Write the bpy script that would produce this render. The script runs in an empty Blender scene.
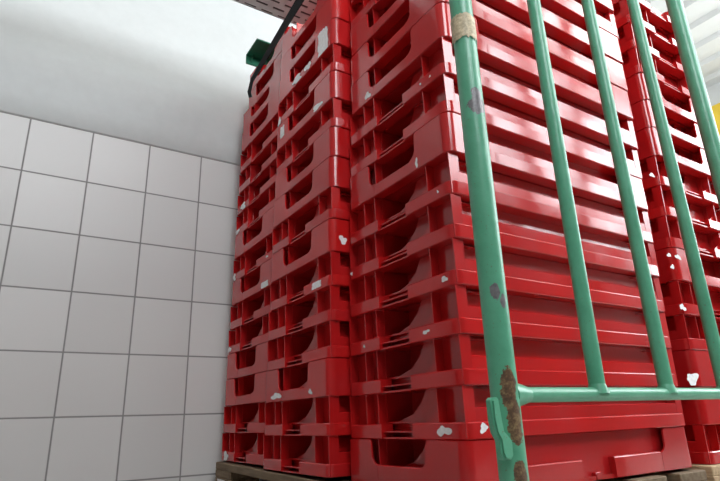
import bpy, bmesh, math, random
from mathutils import Vector, Matrix

C = bpy.context.scene.collection
R = random.Random(7)

# ------------------------------------------------------------------ materials
def new_mat(name):
    m = bpy.data.materials.new(name); m.use_nodes = True
    nt = m.node_tree
    return m, nt, nt.nodes['Principled BSDF']

def N(nt, t, **kw):
    n = nt.nodes.new(t)
    for k, v in kw.items():
        if k.startswith('_'): setattr(n, k[1:], v)
        else: n.inputs[k.replace('_', ' ')].default_value = v
    return n

def math_node(nt, op, a, b=None, c=None):
    n = nt.nodes.new('ShaderNodeMath'); n.operation = op
    for i, v in enumerate((a, b, c)):
        if v is None: continue
        if isinstance(v, (int, float)): n.inputs[i].default_value = v
        else: nt.links.new(v, n.inputs[i])
    return n.outputs[0]

def ramp(nt, fac, stops):
    n = nt.nodes.new('ShaderNodeValToRGB')
    e = n.color_ramp.elements
    while len(e) < len(stops): e.new(0.5)
    for i, (p, c) in enumerate(stops):
        e[i].position = p; e[i].color = (*c, 1)
    nt.links.new(fac, n.inputs[0])
    return n.outputs[0]

def mix(nt, fac, a, b, mode='MIX'):
    n = nt.nodes.new('ShaderNodeMix'); n.data_type = 'RGBA'; n.blend_type = mode
    for i, v in ((0, fac), (6, a), (7, b)):
        if isinstance(v, (int, float)): n.inputs[i].default_value = v
        elif isinstance(v, tuple): n.inputs[i].default_value = (*v, 1)
        else: nt.links.new(v, n.inputs[i])
    return n.outputs[2]

def texco(nt, which='Object'):
    return nt.nodes.new('ShaderNodeTexCoord').outputs[which]

def noise(nt, vec, scale, detail=4, rough=.6):
    n = nt.nodes.new('ShaderNodeTexNoise')
    n.inputs['Scale'].default_value = scale; n.inputs['Detail'].default_value = detail
    n.inputs['Roughness'].default_value = rough
    nt.links.new(vec, n.inputs['Vector'])
    return n.outputs['Fac']

def bump(nt, p, h, strength, dist=.002):
    n = nt.nodes.new('ShaderNodeBump'); n.inputs['Strength'].default_value = strength
    n.inputs['Distance'].default_value = dist
    nt.links.new(h, n.inputs['Height']); nt.links.new(n.outputs[0], p.inputs['Normal'])

def plastic():
    m, nt, p = new_mat('red_plastic')
    g = nt.nodes.new('ShaderNodeNewGeometry').outputs['Position']
    rnd = nt.nodes.new('ShaderNodeObjectInfo').outputs['Random']
    base = ramp(nt, rnd, [(0, (.44, .0095, .0105)), (.5, (.48, .0105, .0115)), (1, (.52, .0115, .0115))])
    dirt = noise(nt, g, 7, 4, .5)
    base = mix(nt, ramp(nt, dirt, [(.42, (0, 0, 0)), (.75, (.3, .3, .3))]), base, (.33, .030, .036))
    sc = noise(nt, g, 160, 3, .5)
    base = mix(nt, ramp(nt, sc, [(.74, (0, 0, 0)), (.82, (.35, .35, .35))]), base, (.55, .12, .12))
    nt.links.new(base, p.inputs['Base Color'])
    nt.links.new(ramp(nt, noise(nt, g, 14, 4, .5), [(.3, (.11,) * 3), (.7, (.21,) * 3)]), p.inputs['Roughness'])
    p.inputs['IOR'].default_value = 1.52; p.inputs['Specular IOR Level'].default_value = .58
    p.inputs['Subsurface Weight'].default_value = 0
    bump(nt, p, noise(nt, g, 16, 2, .4), .05, .004)
    return m

def simple(name, col, rough=.5, metal=0, nscale=30, namp=.12, bstr=.0, emit=None):
    m, nt, p = new_mat(name)
    o = texco(nt)
    f = noise(nt, o, nscale)
    a = tuple(c * (1 - namp) for c in col); b = tuple(min(1, c * (1 + namp)) for c in col)
    nt.links.new(ramp(nt, f, [(.3, a), (.7, b)]), p.inputs['Base Color'])
    p.inputs['Roughness'].default_value = rough; p.inputs['Metallic'].default_value = metal
    if bstr: bump(nt, p, f, bstr)
    return m

def tile_mat():
    m, nt, p = new_mat('wall_tiles')
    o = texco(nt)
    s = nt.nodes.new('ShaderNodeSeparateXYZ'); nt.links.new(o, s.inputs[0])
    T = .2
    u = math_node(nt, 'DIVIDE', math_node(nt, 'ADD', s.outputs[0], .0505 + 40), T)
    v = math_node(nt, 'DIVIDE', math_node(nt, 'ADD', s.outputs[2], -1.039 + 40), T)
    def edge(w):
        f = math_node(nt, 'FRACT', w)
        return math_node(nt, 'MINIMUM', f, math_node(nt, 'SUBTRACT', 1.0, f))
    d = math_node(nt, 'MINIMUM', edge(u), edge(v))
    wob = math_node(nt, 'MULTIPLY', math_node(nt, 'SUBTRACT', noise(nt, o, 25), .5), .004)
    d = math_node(nt, 'ADD', d, wob)
    face = ramp(nt, d, [(.0085, (0, 0, 0)), (.0165, (1, 1, 1))])
    cv = nt.nodes.new('ShaderNodeCombineXYZ')
    nt.links.new(math_node(nt, 'FLOOR', u), cv.inputs[0]); nt.links.new(math_node(nt, 'FLOOR', v), cv.inputs[1])
    wn = nt.nodes.new('ShaderNodeTexWhiteNoise'); nt.links.new(cv.outputs[0], wn.inputs['Vector'])
    tc = ramp(nt, wn.outputs['Value'], [(0, (.60, .59, .575)), (1, (.65, .64, .625))])
    tc = mix(nt, ramp(nt, noise(nt, o, 3, 5), [(.4, (0,) * 3), (.8, (.25,) * 3)]), tc, (.60, .58, .56))
    col = mix(nt, face, (.25, .24, .235), tc)
    nt.links.new(col, p.inputs['Base Color'])
    nt.links.new(ramp(nt, face, [(0, (.9,) * 3), (1, (.42,) * 3)]), p.inputs['Roughness'])
    bump(nt, p, face, .35, .002)
    return m

def green_paint():
    m, nt, p = new_mat('chipped_green_paint')
    o = texco(nt)
    s = nt.nodes.new('ShaderNodeSeparateXYZ'); nt.links.new(o, s.inputs[0])
    n1 = noise(nt, o, 90, 5, .7)
    base = ramp(nt, noise(nt, o, 18, 5), [(.3, (.075, .31, .185)), (.7, (.115, .40, .25))])
    # small grubby specks
    sp = ramp(nt, noise(nt, o, 260, 2), [(.66, (0,) * 3), (.74, (.8,) * 3)])
    base = mix(nt, sp, base, (.13, .12, .07))
    rust = ramp(nt, noise(nt, o, 130, 5, .75), [(.3, (.045, .028, .022)), (.5, (.13, .075, .042)), (.68, (.30, .22, .11))])
    steel = ramp(nt, noise(nt, o, 150, 4), [(.3, (.10, .095, .10)), (.7, (.2, .19, .2))])
    bx, by = POSTS[0], GY
    edge = math_node(nt, 'MULTIPLY', math_node(nt, 'SUBTRACT', n1, .5), 1.1)
    e2 = math_node(nt, 'MULTIPLY', math_node(nt, 'SUBTRACT', noise(nt, o, 40, 4), .5), 1.5)
    edge = math_node(nt, 'ADD', edge, e2)
    for (cx, cz, rx, rz, c) in ((.584, .033, .0095, .030, rust), (.587, -.006, .0105, .033, rust), (.586, -.074, .009, .018, rust),
                                (.585, .500, .009, .013, steel), (.587, .480, .013, .014, steel), (.580, .170, .006, .013, steel), (.589, .155, .005, .010, steel)):
        dx = math_node(nt, 'DIVIDE', math_node(nt, 'SUBTRACT', s.outputs[0], cx - bx), rx)
        dz = math_node(nt, 'DIVIDE', math_node(nt, 'SUBTRACT', s.outputs[2], cz - FLOOR), rz)
        d = math_node(nt, 'SQRT', math_node(nt, 'ADD', math_node(nt, 'MULTIPLY', dx, dx), math_node(nt, 'MULTIPLY', dz, dz)))
        d = math_node(nt, 'ADD', d, edge)
        d = math_node(nt, 'ADD', d, math_node(nt, 'MULTIPLY', math_node(nt, 'GREATER_THAN', s.outputs[1], 0.004), 5))
        f = math_node(nt, 'LESS_THAN', d, 1.0)
        base = mix(nt, f, base, c)
    nt.links.new(base, p.inputs['Base Color'])
    p.inputs['Roughness'].default_value = .33
    bump(nt, p, n1, .25, .002)
    return m

def wood(name, k):
    m, nt, p = new_mat(name)
    o = texco(nt)
    mp = nt.nodes.new('ShaderNodeMapping'); mp.inputs['Scale'].default_value = (14, 1.5, 14)
    nt.links.new(o, mp.inputs[0])
    f = noise(nt, mp.outputs[0], 6, 6, .65)
    nt.links.new(ramp(nt, f, [(.25, tuple(k * c for c in (.17, .11, .06))), (.5, tuple(k * c for c in (.33, .23, .13))), (.8, tuple(k * c for c in (.48, .37, .24)))]), p.inputs['Base Color'])
    p.inputs['Roughness'].default_value = .8
    bump(nt, p, f, .4, .002)
    return m

FLOOR = -.283
GY = .55
POSTS = (.591, 1.4575)
RODS = (.8045, 1.006, 1.218)

RED = plastic()
TILE = tile_mat()
PLASTER = simple('white_plaster', (.57, .59, .58), .75, 0, 22, .025, .12)
CEIL = simple('white_sheet_metal', (.50, .51, .50), .45, 0, 5, .03)
DARKW = simple('dark_brown_wall', (.10, .075, .07), .8, 0, 12, .1)
LEFTW = simple('dull_wall', (.16, .13, .125), .8, 0, 12, .1)
PERF = simple('grey_perforated_metal', (.78, .79, .79), .4, 0, 30, .06)
SLOT = simple('dark_slot', (.10, .10, .10), .8)
YEL = simple('yellow_paint', (.62, .42, .03), .5, 0, 8, .06)
CONC = simple('grey_concrete', (.50, .48, .46), .7, 0, 12, .15, .2)
GREEN = green_paint()
BLOCKG = simple('green_plastic', (.012, .16, .085), .5, 0, 30, .15)
STRAP = simple('black_webbing', (.006, .006, .007), .8, 0, 200, .4, .3)
PAPER = simple('torn_white_paper', (.78, .77, .77), .85, 0, 120, .12, .3)
TAPE = simple('beige_tape', (.50, .42, .27), .55, 0, 160, .35, .5)
WOOD = wood('brown_pallet_wood', .55); PALEWOOD = wood('pale_pallet_wood', 1.35)
RUBBER = simple('grey_rubber', (.08, .08, .08), .6)
STEEL = simple('zinc_steel', (.45, .45, .46), .35, .9)
FRAME = simple('white_window_frame', (.7, .7, .7), .4)

# ------------------------------------------------------------------ mesh helpers
def box(bm, x0, x1, y0, y1, z0, z1, bev=0):
    vs = [bm.verts.new((x, y, z)) for x in (x0, x1) for y in (y0, y1) for z in (z0, z1)]
    fs = []
    for q in ((0, 1, 3, 2), (4, 6, 7, 5), (0, 4, 5, 1), (2, 3, 7, 6), (0, 2, 6, 4), (1, 5, 7, 3)):
        fs.append(bm.faces.new([vs[i] for i in q]))
    if bev:
        es = list({e for f in fs for e in f.edges})
        bmesh.ops.bevel(bm, geom=es, offset=bev, segments=1, affect='EDGES')

def hexa(bm, bot, top):
    """solid from two quads given in matching order"""
    a = [bm.verts.new(v) for v in bot]; b = [bm.verts.new(v) for v in top]
    n = len(a)
    bm.faces.new(a[::-1]); bm.faces.new(b)
    for i in range(n):
        bm.faces.new((a[i], a[(i + 1) % n], b[(i + 1) % n], b[i]))

def fillet(pts, r, closed=False, seg=6):
    """polyline -> list of (x, y, nx, ny); n points to the left (inward)"""
    out = []
    n = len(pts)
    for i, p in enumerate(pts):
        p = Vector(p)
        if not closed and i in (0, n - 1):
            d = (Vector(pts[1]) - p) if i == 0 else (p - Vector(pts[n - 2]))
            d.normalize(); out.append((p.x, p.y, -d.y, d.x)); continue
        d0 = (p - Vector(pts[i - 1])).normalized(); d1 = (Vector(pts[(i + 1) % n]) - p).normalized()
        n0 = Vector((-d0.y, d0.x)); n1 = Vector((-d1.y, d1.x))
        c = p - d0 * r + n0 * r
        for k in range(seg + 1):
            t = k / seg * math.pi / 2
            nn = n0 * math.cos(t) + n1 * math.sin(t)
            q = c - nn * r
            out.append((q.x, q.y, nn.x, nn.y))
    return out

def sweep(bm, path, prof, closed=False):
    rings = [[bm.verts.new((x + nx * d, y + ny * d, z)) for d, z in prof] for x, y, nx, ny in path]
    m = len(prof); cnt = len(rings)
    for i in range(cnt if closed else cnt - 1):
        a, b = rings[i], rings[(i + 1) % cnt]
        for j in range(m):
            bm.faces.new((a[j], a[(j + 1) % m], b[(j + 1) % m], b[j]))
    if not closed:
        bm.faces.new(rings[0][::-1]); bm.faces.new(rings[-1])

def tube(bm, p0, p1, r0, r1=None, seg=24, rings=1, cap=True):
    r1 = r0 if r1 is None else r1
    p0, p1 = Vector(p0), Vector(p1)
    d = (p1 - p0).normalized()
    a = d.orthogonal().normalized(); b = d.cross(a)
    rr = []
    for i in range(rings + 1):
        t = i / rings
        c = p0.lerp(p1, t); r = r0 + (r1 - r0) * t
        rr.append([bm.verts.new(c + a * r * math.cos(2 * math.pi * k / seg) + b * r * math.sin(2 * math.pi * k / seg)) for k in range(seg)])
    for i in range(rings):
        for k in range(seg):
            bm.faces.new((rr[i][k], rr[i][(k + 1) % seg], rr[i + 1][(k + 1) % seg], rr[i + 1][k]))
    if cap:
        bm.faces.new(rr[0][::-1]); bm.faces.new(rr[-1])

def mesh(name, bm, mat, smooth=None):
    bmesh.ops.recalc_face_normals(bm, faces=bm.faces[:])
    me = bpy.data.meshes.new(name); bm.to_mesh(me); bm.free()
    me.materials.append(mat)
    if smooth is not None:
        me.polygons.foreach_set('use_smooth', [True] * len(me.polygons))
        me.set_sharp_from_angle(angle=math.radians(smooth))
    return me

def link(name, me, parent=None):
    o = bpy.data.objects.new(name, me); C.objects.link(o)
    if parent is not None: o.parent = parent
    return o

def tag(o, label=None, cat=None, group=None, kind=None):
    if label: o['label'] = label
    if cat: o['category'] = cat
    if group: o['group'] = group
    if kind: o['kind'] = kind
    return o

def empty(name, loc, rz=0):
    o = bpy.data.objects.new(name, None); C.objects.link(o)
    o.location = loc; o.rotation_euler = (0, 0, rz); o.empty_display_size = .05
    return o

def new(): return bmesh.new()

# ------------------------------------------------------------------ the trays
L, W, H = .74, .392, .094          # length, width, stacking pitch
HB = .030                          # rim band height

def rim_profile(h, d=.031):
    return [(0, .0018), (.0018, 0), (d, 0), (d, h), (.0022, h), (0, h - .0022)]

def rim_mesh(kind):
    bm = new(); r = .020
    if kind == 'ribbed':
        a = fillet([(0, .15), (0, 0), (L, 0), (L, .15)], r)
        b = fillet([(L, W - .135), (L, W), (0, W), (0, W - .135)], r)
        sweep(bm, a, rim_profile(HB)); sweep(bm, b, rim_profile(HB))
        for x0, x1 in ((.004, .05), (L - .05, L - .004)):
            box(bm, x0, x1, .148, W - .133, 0, .0035)
            box(bm, x0 + .003, x1 - .003, .148, W - .133, .0125, .0155)
    elif kind == 'panelled':
        p = fillet([(0, 0), (L, 0), (L, W), (0, W)], r, closed=True)
        sweep(bm, p, rim_profile(HB), closed=True)
    else:                           # base tray: rails interrupted half way along the long sides
        h = .042
        a = fillet([(.315, W), (0, W), (0, 0), (.315, 0)], r)
        b = fillet([(L - .315, 0), (L, 0), (L, W), (L - .315, W)], r)
        sweep(bm, a, rim_profile(h, .017)); sweep(bm, b, rim_profile(h, .017))
        for y0, y1 in ((.006, .02), (W - .02, W - .006)):
            box(bm, .31, L - .31, y0, y1, 0, .008)
            box(bm, .36, L - .36, y0 - .002, y1 + .002, 0, .016, .002)
    return mesh('rim', bm, RED, 40)

def panel_mesh(corner, h0, base=False):
    """upright wall wrapped round one corner, swept down in a fillet at both ends"""
    cx, cy = corner
    X = 0 if cx == 0 else L; Y = 0 if cy == 0 else W
    le = .097 if cy == 0 else .088          # run along the end face
    ll = .100                               # run along the long face
    sx = 1 if cx == 0 else -1; sy = 1 if cy == 0 else -1
    run = .034
    pts = [(X, Y + sy * (le + run)), (X, Y), (X + sx * (ll + run), Y)]
    flip = (cx == 0) != (cy == 0)
    if flip: pts = pts[::-1]
    # dense sampling
    base_p = fillet(pts, .020, seg=8)
    dense = []
    for i in range(len(base_p) - 1):
        a, b = base_p[i], base_p[i + 1]
        dd = math.hypot(a[0] - b[0], a[1] - b[1]); k = max(1, int(dd / .0025))
        for j in range(k):
            t = j / k; dense.append(tuple(a[q] + (b[q] - a[q]) * t for q in range(4)))
    dense.append(base_p[-1])
    s = [0]
    for i in range(1, len(dense)):
        s.append(s[-1] + math.hypot(dense[i][0] - dense[i - 1][0], dense[i][1] - dense[i - 1][1]))
    tot = s[-1]
    top = H - .0012
    def hh(u):                               # u: distance from the free end, 0..; S-curve of two fillets
        r1, r2 = .010, .022
        if u <= 0: return h0
        if u < r2:                            # concave foot
            return h0 + r2 - math.sqrt(max(0, r2 * r2 - u * u))
        if u < r2 + r1:
            w = r2 + r1 - u
            return top - r1 + math.sqrt(max(0, r1 * r1 - w * w))
        return top
    bm = new()
    th = .0035
    rows = []
    for (x, y, nx, ny), ss in zip(dense, s):
        z1 = max(h0 + .0002, min(hh(ss), hh(tot - ss)))
        z0 = .0012
        c = .001
        rows.append([bm.verts.new((x + nx * d, y + ny * d, z)) for d, z in ((-.0005, z0), (-.0005, max(z0 + .0002, z1 - c)), (c, z1), (th, z1), (th, z0))])
    for a, b in zip(rows[:-1], rows[1:]):
        for j in range(5):
            bm.faces.new((a[j], a[(j + 1) % 5], b[(j + 1) % 5], b[j]))
    bm.faces.new(rows[0][::-1]); bm.faces.new(rows[-1])
    return mesh('corner_panel', bm, RED, 40)

def side_wall_mesh(kind, near):
    bm = new()
    if kind == 'base':
        prof = [(.014, 0), (.017, H - .002), (.021, H - .002), (.021, 0)]
    else:
        prof = [(.0045, HB - .001), (.0045, .0530), (.0065, .0550), (.027, .0570), (.029, H), (.0325, H), (.0325, HB - .001)]
    y = 0 if near else W
    pts = [(.028, 0), (L - .028, 0)] if near else [(L - .028, W), (.028, W)]
    sweep(bm, fillet(pts, .01), prof)
    return mesh('side_wall', bm, RED)

def end_wall_mesh(kind, left):
    """left: the face at x=0; otherwise mirrored to x=L. Recess, ribs, sloping pocket."""
    bm = new()
    sx = (lambda x: x) if left else (lambda x: L - x)
    def B(x0, x1, y0, y1, z0, z1, bev=0):
        a, b = sorted((sx(x0), sx(x1))); box(bm, a, b, y0, y1, z0, z1, bev)
    t = .0025
    ya, yd = .080, W - .118
    B(.028, .031, .004, ya, 0, H)                 # recessed panels
    B(.028, .031, yd, W - .004, 0, H)
    B(.100, .103, ya, yd, 0, H)                   # deep back of the pocket
    B(.028, .103, yd - t, yd, 0, H); B(.028, .103, ya, ya + t, 0, H)
    B(.034, .100, ya, yd, 0, .003)
    # slanting front plate that closes the lower near half of the pocket
    def plate(poly, x0, x1):
        hexa(bm, [(sx(x0), y, z) for y, z in poly], [(sx(x1), y, z) for y, z in poly])
    plate([(ya, 0), (yd - .004, 0), (yd - .004, .028), (ya + .115, .048), (ya + .085, .070), (ya + .070, H), (ya, H)], .040, .043)
    plate([(ya, HB - .004), (ya + .055, HB - .004), (ya + .030, .038), (ya, .056)], .014, .0165)
    rz0 = .002
    for yy, xx in ((.004, .0035), (ya - t, .006), (yd, .006), (W - .072, .006), (W - .0065, .0035)):
        if kind != 'ribbed' and yy in (.004, W - .0065): continue
        x_out = xx if kind == 'ribbed' else .008
        # rib plate with a slight flare at its top
        hexa(bm, [(sx(x_out + .002), yy, rz0), (sx(.030), yy, rz0), (sx(.030), yy + t, rz0), (sx(x_out + .002), yy + t, rz0)],
                 [(sx(x_out), yy, H - .001), (sx(.030), yy, H - .001), (sx(.030), yy + t, H - .001), (sx(x_out), yy + t, H - .001)])
    return mesh('end_wall', bm, RED)

def floor_mesh():
    bm = new()
    box(bm, .028, L - .028, .018, W - .018, .030, .034)
    box(bm, .028, .10, .018, .08, .086, .088); box(bm, L - .10, L - .028, .018, .08, .086, .088)
    return mesh('tray_floor', bm, RED)

PARTS = {}
for k in ('ribbed', 'panelled', 'base'):
    lst = [('tray_floor', floor_mesh()), ('rim', rim_mesh(k))]
    lst += [('side_wall', side_wall_mesh(k, True)), ('side_wall', side_wall_mesh(k, False))]
    lst += [('end_wall', end_wall_mesh(k, True)), ('end_wall', end_wall_mesh(k, False))]
    if k != 'ribbed':
        h0 = HB if k == 'panelled' else .042
        for c in ((0, 0), (1, 0), (0, 1), (1, 1)):
            lst.append(('corner_panel', panel_mesh(c, h0)))
    PARTS[k] = lst

PROTO = {}
def tray(kind, loc, rz):
    root = empty('plastic_tray', loc, rz)
    if kind not in PROTO:
        PROTO[kind] = [link(n, me, root) for n, me in PARTS[kind]]
    else:
        for src in PROTO[kind]:
            c = src.copy(); C.objects.link(c); c.parent = root
    return root

ORD = ['bottom', 'second', 'third', 'fourth', 'fifth', 'sixth', 'seventh', 'eighth', 'ninth', 'tenth', 'eleventh', 'twelfth',
       'thirteenth', 'fourteenth', 'fifteenth', 'sixteenth', 'seventeenth']
KN = {'R': 'ribbed', 'P': 'panelled', 'B': 'base'}
WHAT = {'R': 'open-ribbed red plastic tray', 'P': 'red plastic tray with solid notched corners', 'B': 'red plastic base tray with notched sides'}

def lean(z): return (.011 * z, -.036 * z)

STACKS = {}
KINDS = {}
def stack(key, x, y, z0, kinds, rz, where, group, jitter=.0012, pitch=H):
    out = []
    for i, k in enumerate(kinds):
        z = z0 + i * pitch
        dx, dy = lean(z)
        o = tray(KN[k], (x + dx + R.uniform(-jitter, jitter), y + dy + R.uniform(-jitter, jitter), z), rz)
        pos = 'lowest tray' if i == 0 else ORD[i] + ' from the bottom'
        if i == len(kinds) - 1: pos = 'topmost tray'
        tag(o, f"{WHAT[k]}, {pos}, {where}", 'tray', group)
        out.append(o)
    for o in out: o.scale = (1, 1.022 if key == 'near' else 1, pitch / H)
    STACKS[key] = out
    KINDS[key] = kinds

X0, Y0 = .702, .752
stack('near', X0, Y0, -.1335, 'BRRRRRRPRRPPPRP', 0, 'front stack behind green post', 'trays in the front stack')
stack('mid', .655, 1.160, -.1225, 'RRPRRRPRPPRPRPPP', 0, 'stack left of front stack', 'trays in the middle stack', pitch=.0898)
stack('far', .668, 1.553, -.1150, 'RRPPRRPRPRRRRPPPP', 0, 'stack against tiled wall', 'trays in the stack by the wall', pitch=.0888)
for o in STACKS['far'][15:]: o.scale.y = .945; o.location.x += .010
stack('right', 1.510 + W, .744, -.1335, 'RPPRRPRRRPPPRRRR', math.pi / 2, 'rightmost stack, turned end on', 'trays in the right-hand stack')

# ---- torn paper labels and scuffs; (stack, px hint coordinates already turned into metres) u along face, z height
def ragged(n, w, h, rnd, rect):
    pts = []
    ph = [rnd.uniform(0, 6.28) for _ in range(4)]
    for k in range(n):
        a = 2 * math.pi * k / n
        if rect:
            c, s = math.cos(a), math.sin(a); q = max(abs(c), abs(s)); x, y = c / q * .5, s / q * .5
            j = rnd.uniform(.86, 1.08)
        else:
            x, y = .5 * math.cos(a), .5 * math.sin(a); j = .95 + .20 * math.sin(2 * a + ph[0]) + .20 * math.sin(3 * a + ph[1]) + .10 * math.sin(5 * a + ph[2]) + rnd.uniform(-.07, .07)
        pts.append((x * j * w, y * j * h))
    return pts

cl = lambda q: min(max(q, .002), H - .003)
def label_on(key, face, u, z, w, h, shear=0.0, rect=False, off=.0012):
    """face 'end' : plane x = front of the end face, u = world y;  'side': plane y = long face, u = world x"""
    trays = STACKS[key]
    o = min(trays, key=lambda t: abs(t.location.z + H / 2 - z))
    sz = o.scale.z
    if face == 'end' and key != 'right':
        u = min(max(u, o.location.y + w * .55 + .014), o.location.y + W * o.scale.y - w * .55 - .014)
    z = o.location.z + min(max(z - o.location.z, h / 2 + .002), H * sz - h / 2 - .003)
    loc_u = (o.location.x - u) if key == 'right' else (u - o.location.y) if face == 'end' else None
    kd = KINDS[key][trays.index(o)]
    if loc_u is not None and (kd == 'R' or .085 < loc_u < W - .085):      # only the rim band is there to stick to
        h = min(h, .027); z = o.location.z + .0155 * sz
        if kd == 'R' and .14 < loc_u < .27 and key != 'right':
            u = o.location.y + (.12 if loc_u < .205 else .285)
    rnd = random.Random(int(u * 1000) + int(z * 1000))
    bm = new()
    pts = ragged(26 if rect else 22, w, h, rnd, rect)
    if key == 'right':                 # the tray is turned; its end face is the one towards -y
        lx, ly = 0.0, -(u - o.location.x)
        f = lambda a, b: (lx - off, ly - a, cl((z - o.location.z + b) / sz))
    elif face == 'end':
        f = lambda a, b: (-off, (u - o.location.y + a) / o.scale.y, cl((z - o.location.z + b) / sz))
    else:
        f = lambda a, b: (u - o.location.x + a, -off, cl((z - o.location.z + b) / sz))
    vs = [bm.verts.new(f(a, b)) for a, b in pts]
    bmesh.ops.remove_doubles(bm, verts=vs, dist=1e-6); vs = bm.verts[:]
    bm.faces.new(vs)
    me = mesh('torn_label', bm, PAPER)
    c = link('torn_label', me, o)
    c['label'] = 'torn white paper remnant'

LABELS = [('near', 'end', 0.8111, -0.0223, 0.0365, 0.0192, 0.0, False),
  ('near', 'side', 0.7444, -0.0206, 0.0224, 0.0153, 0.0, False),
  ('mid', 'end', 1.2224, 0.3464, 0.05, 0.019, 0.0, True),
  ('near', 'end', 0.7761, 0.2706, 0.0232, 0.01, 0.0, False),
  ('near', 'end', 0.8428, 0.1599, 0.0218, 0.0079, 0.0, False),
  ('near', 'end', 0.8393, 0.555, 0.0104, 0.0216, 0.0, False),
  ('mid', 'side', 0.6947, 0.4478, 0.020, 0.026, 0.0, False),
  ('mid', 'end', 1.4584, 0.0777, 0.0613, 0.0191, 0.0, False),
  ('mid', 'end', 1.2523, 0.0688, 0.0216, 0.0121, 0.0, False),
  ('far', 'end', 1.6058, 0.4233, 0.0591, 0.0204, 0.0, True),
  ('mid', 'end', 1.4651, 0.919, 0.0323, 0.0427, 0.0, True),
  ('mid', 'end', 1.1829, 1.1036, 0.0624, 0.0952, 0.0, True),
  ('mid', 'end', 1.281, 1.0998, 0.0416, 0.0345, 0.0, False),
  ('mid', 'end', 1.3576, 1.0571, 0.067, 0.0273, 0.0, False),
  ('mid', 'end', 1.2198, 0.8796, 0.0684, 0.017, 0.0, False),
  ('mid', 'end', 1.5373, 1.0308, 0.0265, 0.0334, 0.0, False),
  ('far', 'end', 1.8368, 0.7933, 0.0545, 0.0303, 0.0, False),
  ('far', 'end', 1.9001, 0.7119, 0.034, 0.0215, 0.0, False),
  ('far', 'end', 1.9045, 0.5217, 0.0331, 0.0321, 0.0, False),
  ('far', 'end', 1.9167, 0.2596, 0.0321, 0.0219, 0.0, False),
  ('far', 'end', 1.889, -0.0931, 0.0492, 0.0281, 0.0, False),
  ('near', 'end', 1.1376, 0.3506, 0.0097, 0.0105, 0.0, False),
  ('near', 'end', 1.071, 0.1695, 0.0086, 0.007, 0.0, False),
  ('near', 'end', 1.0261, 0.8181, 0.0331, 0.0181, 0.0, False),
  ('right', 'side', 1.4867, 0.0725, 0.0639, 0.0299, 0.0, False),
  ('right', 'side', 1.5023, 0.2568, 0.031, 0.0166, 0.0, False),
  ('right', 'side', 1.4855, 0.4013, 0.021, 0.0118, 0.0, False),
  ('right', 'side', 1.5316, 0.4017, 0.0271, 0.0151, 0.0, False),
  ('right', 'side', 1.4897, 0.368, 0.0209, 0.0117, 0.0, False),
  ('right', 'side', 1.4704, 0.6442, 0.0326, 0.01, 0.0, False),
  ('far', 'end', 1.591, 0.5348, 0.017, 0.0071, 0.0, False),
  ('near', 'end', 0.8094, 0.7612, 0.007, 0.0052, 0.0, False),
  ('near', 'end', 0.7773, 0.4593, 0.0062, 0.0066, 0.0, False),
  ('near', 'end', 0.7749, 0.7449, 0.0066, 0.005, 0.0, False)]
for a in LABELS: label_on(*a)

# ------------------------------------------------------------------ wooden pallets
def pallet(loc, tilt, label, wd, sticker=False):
    """1.2 m along y, 0.8 m along x; the top of its deck is at loc.z"""
    root = empty('wooden_pallet', loc)
    root.rotation_euler = (tilt, 0, 0)
    PL, PW = 1.2, .80
    for x in (0, .171, .342, .513, .684):      # deck boards run along y
        w = .116
        bm = new(); box(bm, x, x + w, 0, PL, -.022, 0, .002); link('deck_board', mesh('deck_board', bm, wd), root)
    for y in (0, .5275, 1.055):
        bm = new(); box(bm, 0, PW, y, y + .145, -.044, -.0222, .002); link('cross_board', mesh('cross_board', bm, wd), root)
        for x in (0, .35, .70):
            bm = new(); box(bm, x, x + .10, y, y + .145, -.122, -.0442, .003)
            b = link('block', mesh('block', bm, wd), root)
            if sticker and y > 1 and x == 0:
                bm = new(); box(bm, -.0008, -.0002, y + .05, y + .12, -.105, -.05)
                s = link('paper_label', mesh('paper_label', bm, PAPER), b)
                bm = new()
                for q in range(3): box(bm, -.0012, -.0009, y + .06, y + .11, -.100 + q * .012, -.094 + q * .012)
    for x in (0, .35, .70):
        bm = new(); box(bm, x, x + .10, 0, PL, -.144, -.1222, .002); link('bottom_board', mesh('bottom_board', bm, wd), root)
    tag(root, label, 'pallet')
    return root
pallet((.650, .738, -.1402), .0178, 'brown wooden pallet with white block label under the left and front tray stacks', WOOD, True)
pallet((1.475, .736, -.1340), 0, 'pale wooden pallet under the rightmost red tray stack', PALEWOOD)

# ------------------------------------------------------------------ green cage gate
g = empty('cage_gate', (POSTS[0], GY, FLOOR))
tag(g, 'green tubular steel gate with chipped paint and rusty post in front of the red trays', 'gate')
TOP = 1.40
def gl(x, z, y=0): return (x - POSTS[0], y, z - FLOOR)
for x in POSTS:
    bm = new(); tube(bm, gl(x, FLOOR + .10), gl(x, TOP), .0195, seg=40, rings=60)
    link('post', mesh('post', bm, GREEN, 50), g)
for x in RODS:
    bm = new(); tube(bm, gl(x, .034), gl(x, TOP - .02), .0128, seg=28, rings=40)
    # weld bead
    tube(bm, gl(x, .028), gl(x, .043), .0175, .0130, seg=20)
    link('upright_rod', mesh('upright_rod', bm, GREEN, 50), g)
for z in (.0268, TOP - .02):
    bm = new(); tube(bm, gl(POSTS[0] + .045, z), gl(POSTS[1] - .01, z), .0108, seg=28, rings=30)
    tube(bm, gl(POSTS[0] + .010, z), gl(POSTS[0] + .030, z), .0185, .0150, seg=24)
    tube(bm, gl(POSTS[0] + .030, z), gl(POSTS[0] + .047, z), .0150, .0108, seg=24)
    link('cross_bar', mesh('cross_bar', bm, GREEN, 60), g)
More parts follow.
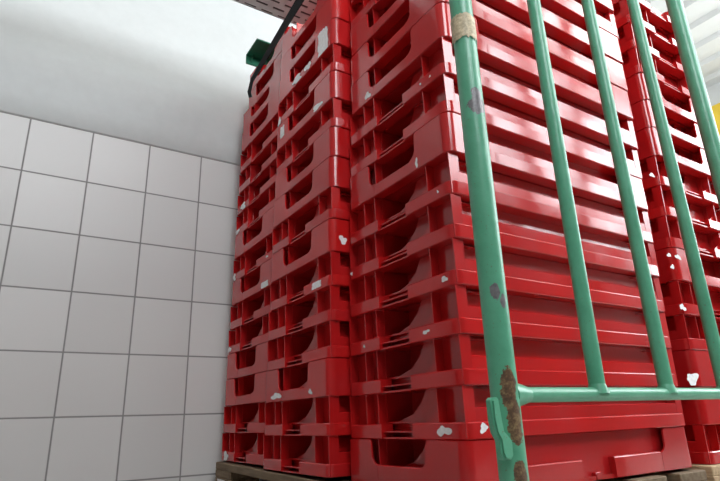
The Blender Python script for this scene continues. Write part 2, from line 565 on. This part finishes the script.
# low cross bar near the floor and wheels
bm = new(); tube(bm, gl(POSTS[0] + .01, -.17), gl(POSTS[1] - .01, -.17), .0108, seg=20); link('cross_bar', mesh('cross_bar', bm, GREEN, 60), g)
for x in POSTS:
    bm = new(); tube(bm, gl(x, FLOOR + .04, -.014), gl(x, FLOOR + .04, .014), .04, seg=32)
    wq = link('caster_wheel', mesh('caster_wheel', bm, RUBBER, 40), g)
    bm = new(); box(bm, x - POSTS[0] - .012, x - POSTS[0] + .012, -.024, -.017, .035, .10, .002)
    box(bm, x - POSTS[0] - .012, x - POSTS[0] + .012, .017, .024, .035, .10, .002)
    box(bm, x - POSTS[0] - .022, x - POSTS[0] + .022, -.024, .024, .096, .104, .002)
    link('caster_fork', mesh('caster_fork', bm, STEEL), wq)
# latch hook
HK = [(0.5338,0.0194),(0.5380,0.0228),(0.5455,0.0232),(0.5487,0.0205),(0.5499,0.0058),(0.5532,-0.0200),(0.5654,-0.0317),(0.5650,-0.0500),(0.5600,-0.0548),(0.5479,-0.0547),(0.5432,-0.0460),(0.5425,-0.0300),(0.5365,-0.0213),(0.5340,-0.005)]
bm = new()
cxo = .014
front = [gl(x + .007, z, -.024) for x, z in HK]; back = [(a[0], -.013, a[2]) for a in front]
hexa(bm, back, front)
bmesh.ops.recalc_face_normals(bm, faces=bm.faces[:])
es = [e for e in bm.edges if abs(e.verts[0].co.y + .024) < 1e-4 and abs(e.verts[1].co.y + .024) < 1e-4]
bmesh.ops.bevel(bm, geom=es, offset=.003, segments=2, affect='EDGES')
link('latch_hook', mesh('latch_hook', bm, GREEN, 40), g)
# tape
bm = new()
rr = random.Random(3)
seg = 40; rows = []
for j, z in enumerate((.612, .618, .63, .645, .656, .661)):
    row = []
    for k in range(seg):
        a = 2 * math.pi * k / seg
        r = .0203 + rr.uniform(0, .0012)
        zz = z + (rr.uniform(-.003, .003) if j in (0, 5) else 0)
        row.append(bm.verts.new((r * math.cos(a), r * math.sin(a), zz - FLOOR)))
    rows.append(row)
for a, b in zip(rows[:-1], rows[1:]):
    for k in range(seg): bm.faces.new((a[k], a[(k + 1) % seg], b[(k + 1) % seg], b[k]))
t = link('tape_band', mesh('tape_band', bm, TAPE, 30), g); t['label'] = 'peeling beige tape wound round the near post'

# ------------------------------------------------------------------ strap and edge protector
bm = new()
path = [(.676, 1.805, 1.250), (.668, 1.800, 1.268), (.664, 1.764, 1.302), (.664, 1.56, 1.331), (.664, 1.290, 1.369), (.690, 1.165, 1.332), (.74, .96, 1.286), (.80, .746, 1.281), (.802, .690, 1.262), (.803, .680, 1.10)]
wids = [.016, .017, .018, .026, .036, .036, .036, .036, .036, .036]
rws = []
for i, p in enumerate(path):
    p = Vector(p); wid = wids[i]
    d = (Vector(path[min(i + 1, len(path) - 1)]) - Vector(path[max(i - 1, 0)])).normalized()
    nn = Vector((-.8, -.5, -.3)); nn = (nn - d * nn.dot(d)).normalized()
    side = d.cross(nn).normalized()
    rws.append([bm.verts.new(p + side * a * wid / 2 + nn * b * .0012) for a, b in ((-1, -1), (1, -1), (1, 1), (-1, 1))])
for a, b in zip(rws[:-1], rws[1:]):
    for k in range(4): bm.faces.new((a[k], a[(k + 1) % 4], b[(k + 1) % 4], b[k]))
bm.faces.new(rws[0][::-1]); bm.faces.new(rws[-1])
st = link('lashing_strap', mesh('lashing_strap', bm, STRAP, 50))
tag(st, 'black lashing strap running over the tops of the left tray stacks', 'strap')

bm = new()
box(bm, 0, .17, 0, .118, .038, .046, .002)
box(bm, 0, .17, .110, .118, 0, .0382, .002)
for q in (.02, .08, .14): hexa(bm, [(q, .09, .038), (q + .004, .09, .038), (q + .004, .111, .038), (q, .111, .038)], [(q, .109, .010), (q + .004, .109, .010), (q + .004, .111, .010), (q, .111, .010)])
bl = link('edge_protector', mesh('edge_protector', bm, BLOCKG))
bl.location = (.648, 1.683, 1.3965)
tag(bl, 'green plastic edge protector under the black strap on top of the stack by the wall', 'edge protector')

# ------------------------------------------------------------------ room
def struct(name, bm, mat, smooth=None):
    return tag(link(name, mesh(name, bm, mat, smooth)), kind='structure')
XL, XR, YF, YB, ZC = -.75, 5.4, -1.0, 2.0, 3.0
bm = new(); box(bm, XL, XR, YB, YB + .12, FLOOR, 1.039); struct('wall_back', bm, TILE)
bm = new()
prof = [(2.000, 1.039), (1.994, 1.045), (1.992, 1.12), (1.984, 1.24), (1.980, 1.285), (1.986, 1.315), (2.002, 1.345), (2.03, 1.40), (2.07, 1.50), (2.10, 1.62), (2.12, 1.80), (2.12, ZC - .001), (2.25, ZC), (2.25, 1.039)]  # bulge and set-back shaped to imitate a soft shadow edge on the plaster
a = [bm.verts.new((XL, y, z)) for y, z in prof]; b = [bm.verts.new((XR, y, z)) for y, z in prof]
for i in range(len(prof)):
    j = (i + 1) % len(prof); bm.faces.new((a[i], a[j], b[j], b[i]))
bm.faces.new(a); bm.faces.new(b[::-1])
struct('wall_back_plaster', bm, PLASTER, 60)
bm = new(); box(bm, XL - .12, XL, YF, YB + .12, FLOOR, ZC); struct('wall_left', bm, LEFTW)
WY0, WY1 = -.85, 1.05
bm = new(); box(bm, XR, XR + .12, YF, WY0, FLOOR, ZC); box(bm, XR, XR + .12, WY1, YB + .12, FLOOR, ZC)
box(bm, XR, XR + .12, WY0, WY1, FLOOR, 1.1); box(bm, XR, XR + .12, WY0, WY1, 2.9, ZC); struct('wall_right', bm, CEIL)
bm = new(); box(bm, XR - .03, XR - .002, 1.30, 1.998, FLOOR, 2.76, .004); struct('door_1', bm, YEL)
bm = new(); box(bm, XL - .2, XR + .2, YF - .2, YB + .3, FLOOR - .1, FLOOR); struct('floor', bm, CONC)
# ribbed sheet ceiling, ribs run along y
bm = new()
box(bm, XL - .12, XR + .12, YF - .12, YB + .25, ZC + .012, ZC + .1)
x = XL
while x < XR - .1:
    hexa(bm, [(x, YF - .1, ZC + .013), (x + .20, YF - .1, ZC + .013), (x + .20, YB + .2, ZC + .013), (x, YB + .2, ZC + .013)],
             [(x + .03, YF - .1, ZC - .022), (x + .17, YF - .1, ZC - .022), (x + .17, YB + .2, ZC - .022), (x + .03, YB + .2, ZC - .022)])
    x += .30
struct('ceiling', bm, CEIL)
# front wall (behind the photographer) with a row of high windows; the leftmost is added for more light
wins = [(-.55, .75), (1.9, 3.02), (3.24, 3.98), (4.16, 5.3)]
ZS, ZT = 1.55, 2.92
bm = new()
box(bm, XL - .12, XR + .12, YF - .12, YF, FLOOR, ZS); box(bm, XL - .12, XR + .12, YF - .12, YF, ZT, ZC + .05)
xs = [XL - .12] + [q for w_ in wins for q in w_] + [XR + .12]
for i in range(0, len(xs), 2): box(bm, xs[i], xs[i + 1], YF - .12, YF, ZS, ZT)
struct('wall_front', bm, DARKW)
for n, (x0, x1) in enumerate(wins):
    bm = new()
    f = .03
    box(bm, x0, x1, YF - .09, YF - .04, ZS, ZS + f); box(bm, x0, x1, YF - .09, YF - .04, ZT - f, ZT)
    box(bm, x0, x0 + f, YF - .09, YF - .04, ZS + f, ZT - f); box(bm, x1 - f, x1, YF - .09, YF - .04, ZS + f, ZT - f)
    struct(f'window_{n + 1}', bm, FRAME)

bm = new()
for y in (WY0, (WY0 + WY1) / 2 - .015, WY1 - .03): box(bm, XR + .03, XR + .08, y, y + .03, 1.1, 2.9)
for z in (1.1, 2.87): box(bm, XR + .03, XR + .08, WY0, WY1, z, z + .03)
struct('window_5', bm, FRAME)

# perforated cable tray under the ceiling by the wall: a real slotted sheet
bm = new()
TY0, TY1, TZ = 1.31, 1.655, 1.55
def slotted(bm, x0, x1, y0, y1, z, t):
    """sheet with staggered slots cut through it"""
    py, sw = .034, .010
    ys = y0
    row = 0
    while ys + py <= y1 + 1e-6:
        a0, a1 = ys, ys + (py - sw)
        box(bm, x0, x1, a0, a1, z, z + t)
        off = (row % 2) * .035
        xx = x0 + off
        while xx < x1:
            box(bm, xx, min(xx + .022, x1), a1, ys + py, z, z + t)
            xx += .07
        ys += py; row += 1
    box(bm, x0, x1, ys, y1, z, z + t)
slotted(bm, -.6, 2.6, TY0, TY1, TZ, .002)
SLOT_SHADE = new(); box(SLOT_SHADE, -.6, 2.6, TY0 + .003, TY1 - .003, TZ + .006, TZ + .008)  # dark sheet added behind the slots to give them their shade
box(bm, -.6, 2.6, TY1 - .002, TY1, TZ, TZ + .045); box(bm, -.6, 2.6, TY0, TY0 + .002, TZ, TZ + .045)
o = link('cable_tray', mesh('cable_tray', bm, PERF)); tag(o, 'grey slotted metal cable tray above the stacks at the top left', 'cable tray')
bm = new()
for x in (-.3, 1.0, 2.3):
    tube(bm, (x, TY0 + .03, TZ), (x, TY0 + .03, ZC), .005, seg=8); tube(bm, (x, TY1 - .03, TZ), (x, TY1 - .03, ZC), .005, seg=8)
h = link('hanger', mesh('hanger', bm, STEEL), o)
bm = new()
for k in range(4): tube(bm, (-.6, TY0 + .06 + k * .07, TZ + .021), (2.6, TY0 + .06 + k * .07, TZ + .021), .011, seg=8)
link('cable', mesh('cable', bm, SLOT), o)
link('slot_shade', mesh('slot_shade', SLOT_SHADE, SLOT), o)

# ------------------------------------------------------------------ light
w = bpy.data.worlds.new('sky'); bpy.context.scene.world = w; w.use_nodes = True
bg = w.node_tree.nodes['Background']; bg.inputs[0].default_value = (.90, .96, 1.0, 1); bg.inputs[1].default_value = 13
for x0, x1 in wins:
    l = bpy.data.lights.new('window_portal', 'AREA'); l.shape = 'RECTANGLE'; l.size = x1 - x0; l.size_y = ZT - ZS
    l.cycles.is_portal = True
    o = bpy.data.objects.new('window_portal', l); C.objects.link(o)
    o.location = ((x0 + x1) / 2, YF - .1, (ZS + ZT) / 2); o.rotation_euler = (math.radians(90), 0, 0)
l = bpy.data.lights.new('window_portal', 'AREA'); l.shape = 'RECTANGLE'; l.size = 1.8; l.size_y = WY1 - WY0; l.cycles.is_portal = True
o = bpy.data.objects.new('window_portal', l); C.objects.link(o); o.location = (XR + .1, (WY0 + WY1) / 2, 2.0); o.rotation_euler = (0, math.radians(90), 0)
def area(loc, sx, sy, p, col, rot=(0, 0, 0)):
    l = bpy.data.lights.new('fill_lamp', 'AREA'); l.shape = 'RECTANGLE'; l.size = sx; l.size_y = sy; l.energy = p; l.color = col
    o = bpy.data.objects.new('fill_lamp', l); C.objects.link(o); o.location = loc; o.rotation_euler = rot
area((-.1, .5, 2.9), .9, .12, 10, (1, .97, .93))  # unseen fill lamp added under the ceiling

GLOW = bpy.data.materials.new('added_glow'); GLOW.use_nodes = True
pb = GLOW.node_tree.nodes['Principled BSDF']; pb.inputs['Emission Color'].default_value = (1, .98, .95, 1); pb.inputs['Emission Strength'].default_value = 9
for k, (y, x0) in enumerate(((-.62, 1.5), (-.62, 3.05), (-.20, 1.5), (-.20, 3.05))):  # unseen glowing panels added to whiten the reflections on the upper trays
    root = empty('added_glow_panel', (x0, y, ZC - .024))
    bm = new(); box(bm, 0, 1.45, -.17, .17, -.05, 0, .004); link('housing', mesh('housing', bm, CEIL), root)
    bm = new(); box(bm, .02, 1.43, -.155, .155, -.056, -.0505); link('diffuser', mesh('diffuser', bm, GLOW), root)
    tag(root, 'added unseen glow panel, ' + ('first', 'second', 'third', 'fourth')[k] + ' of those brightening the tray reflections', 'ceiling light', 'added glow panels')

# ------------------------------------------------------------------ camera
cd = bpy.data.cameras.new('camera'); cam = bpy.data.objects.new('camera', cd); C.objects.link(cam)
yaw, pit, rol, f = .578885, .3210546, -.0342825, 540.08
d = Vector((math.sin(yaw) * math.cos(pit), math.cos(yaw) * math.cos(pit), math.sin(pit)))
r0 = Vector((math.cos(yaw), -math.sin(yaw), 0)); u0 = r0.cross(d)
r = r0 * math.cos(rol) + u0 * math.sin(rol); u = -r0 * math.sin(rol) + u0 * math.cos(rol)
cam.matrix_world = Matrix(((r.x, u.x, -d.x, 0), (r.y, u.y, -d.y, 0), (r.z, u.z, -d.z, 0), (0, 0, 0, 1)))
cd.sensor_fit = 'HORIZONTAL'; cd.sensor_width = 36; cd.lens = f / 720 * 36
cd.clip_start = .02
sc = bpy.context.scene; sc.camera = cam
sc.view_settings.view_transform = 'Standard'; sc.view_settings.look = 'None'
sc.view_settings.exposure = -0.08; sc.view_settings.gamma = 1.0
sc.cycles.max_bounces = 8; sc.cycles.diffuse_bounces = 5; sc.cycles.glossy_bounces = 4
sc.cycles.use_denoising = True; sc.cycles.sample_clamp_indirect = 8
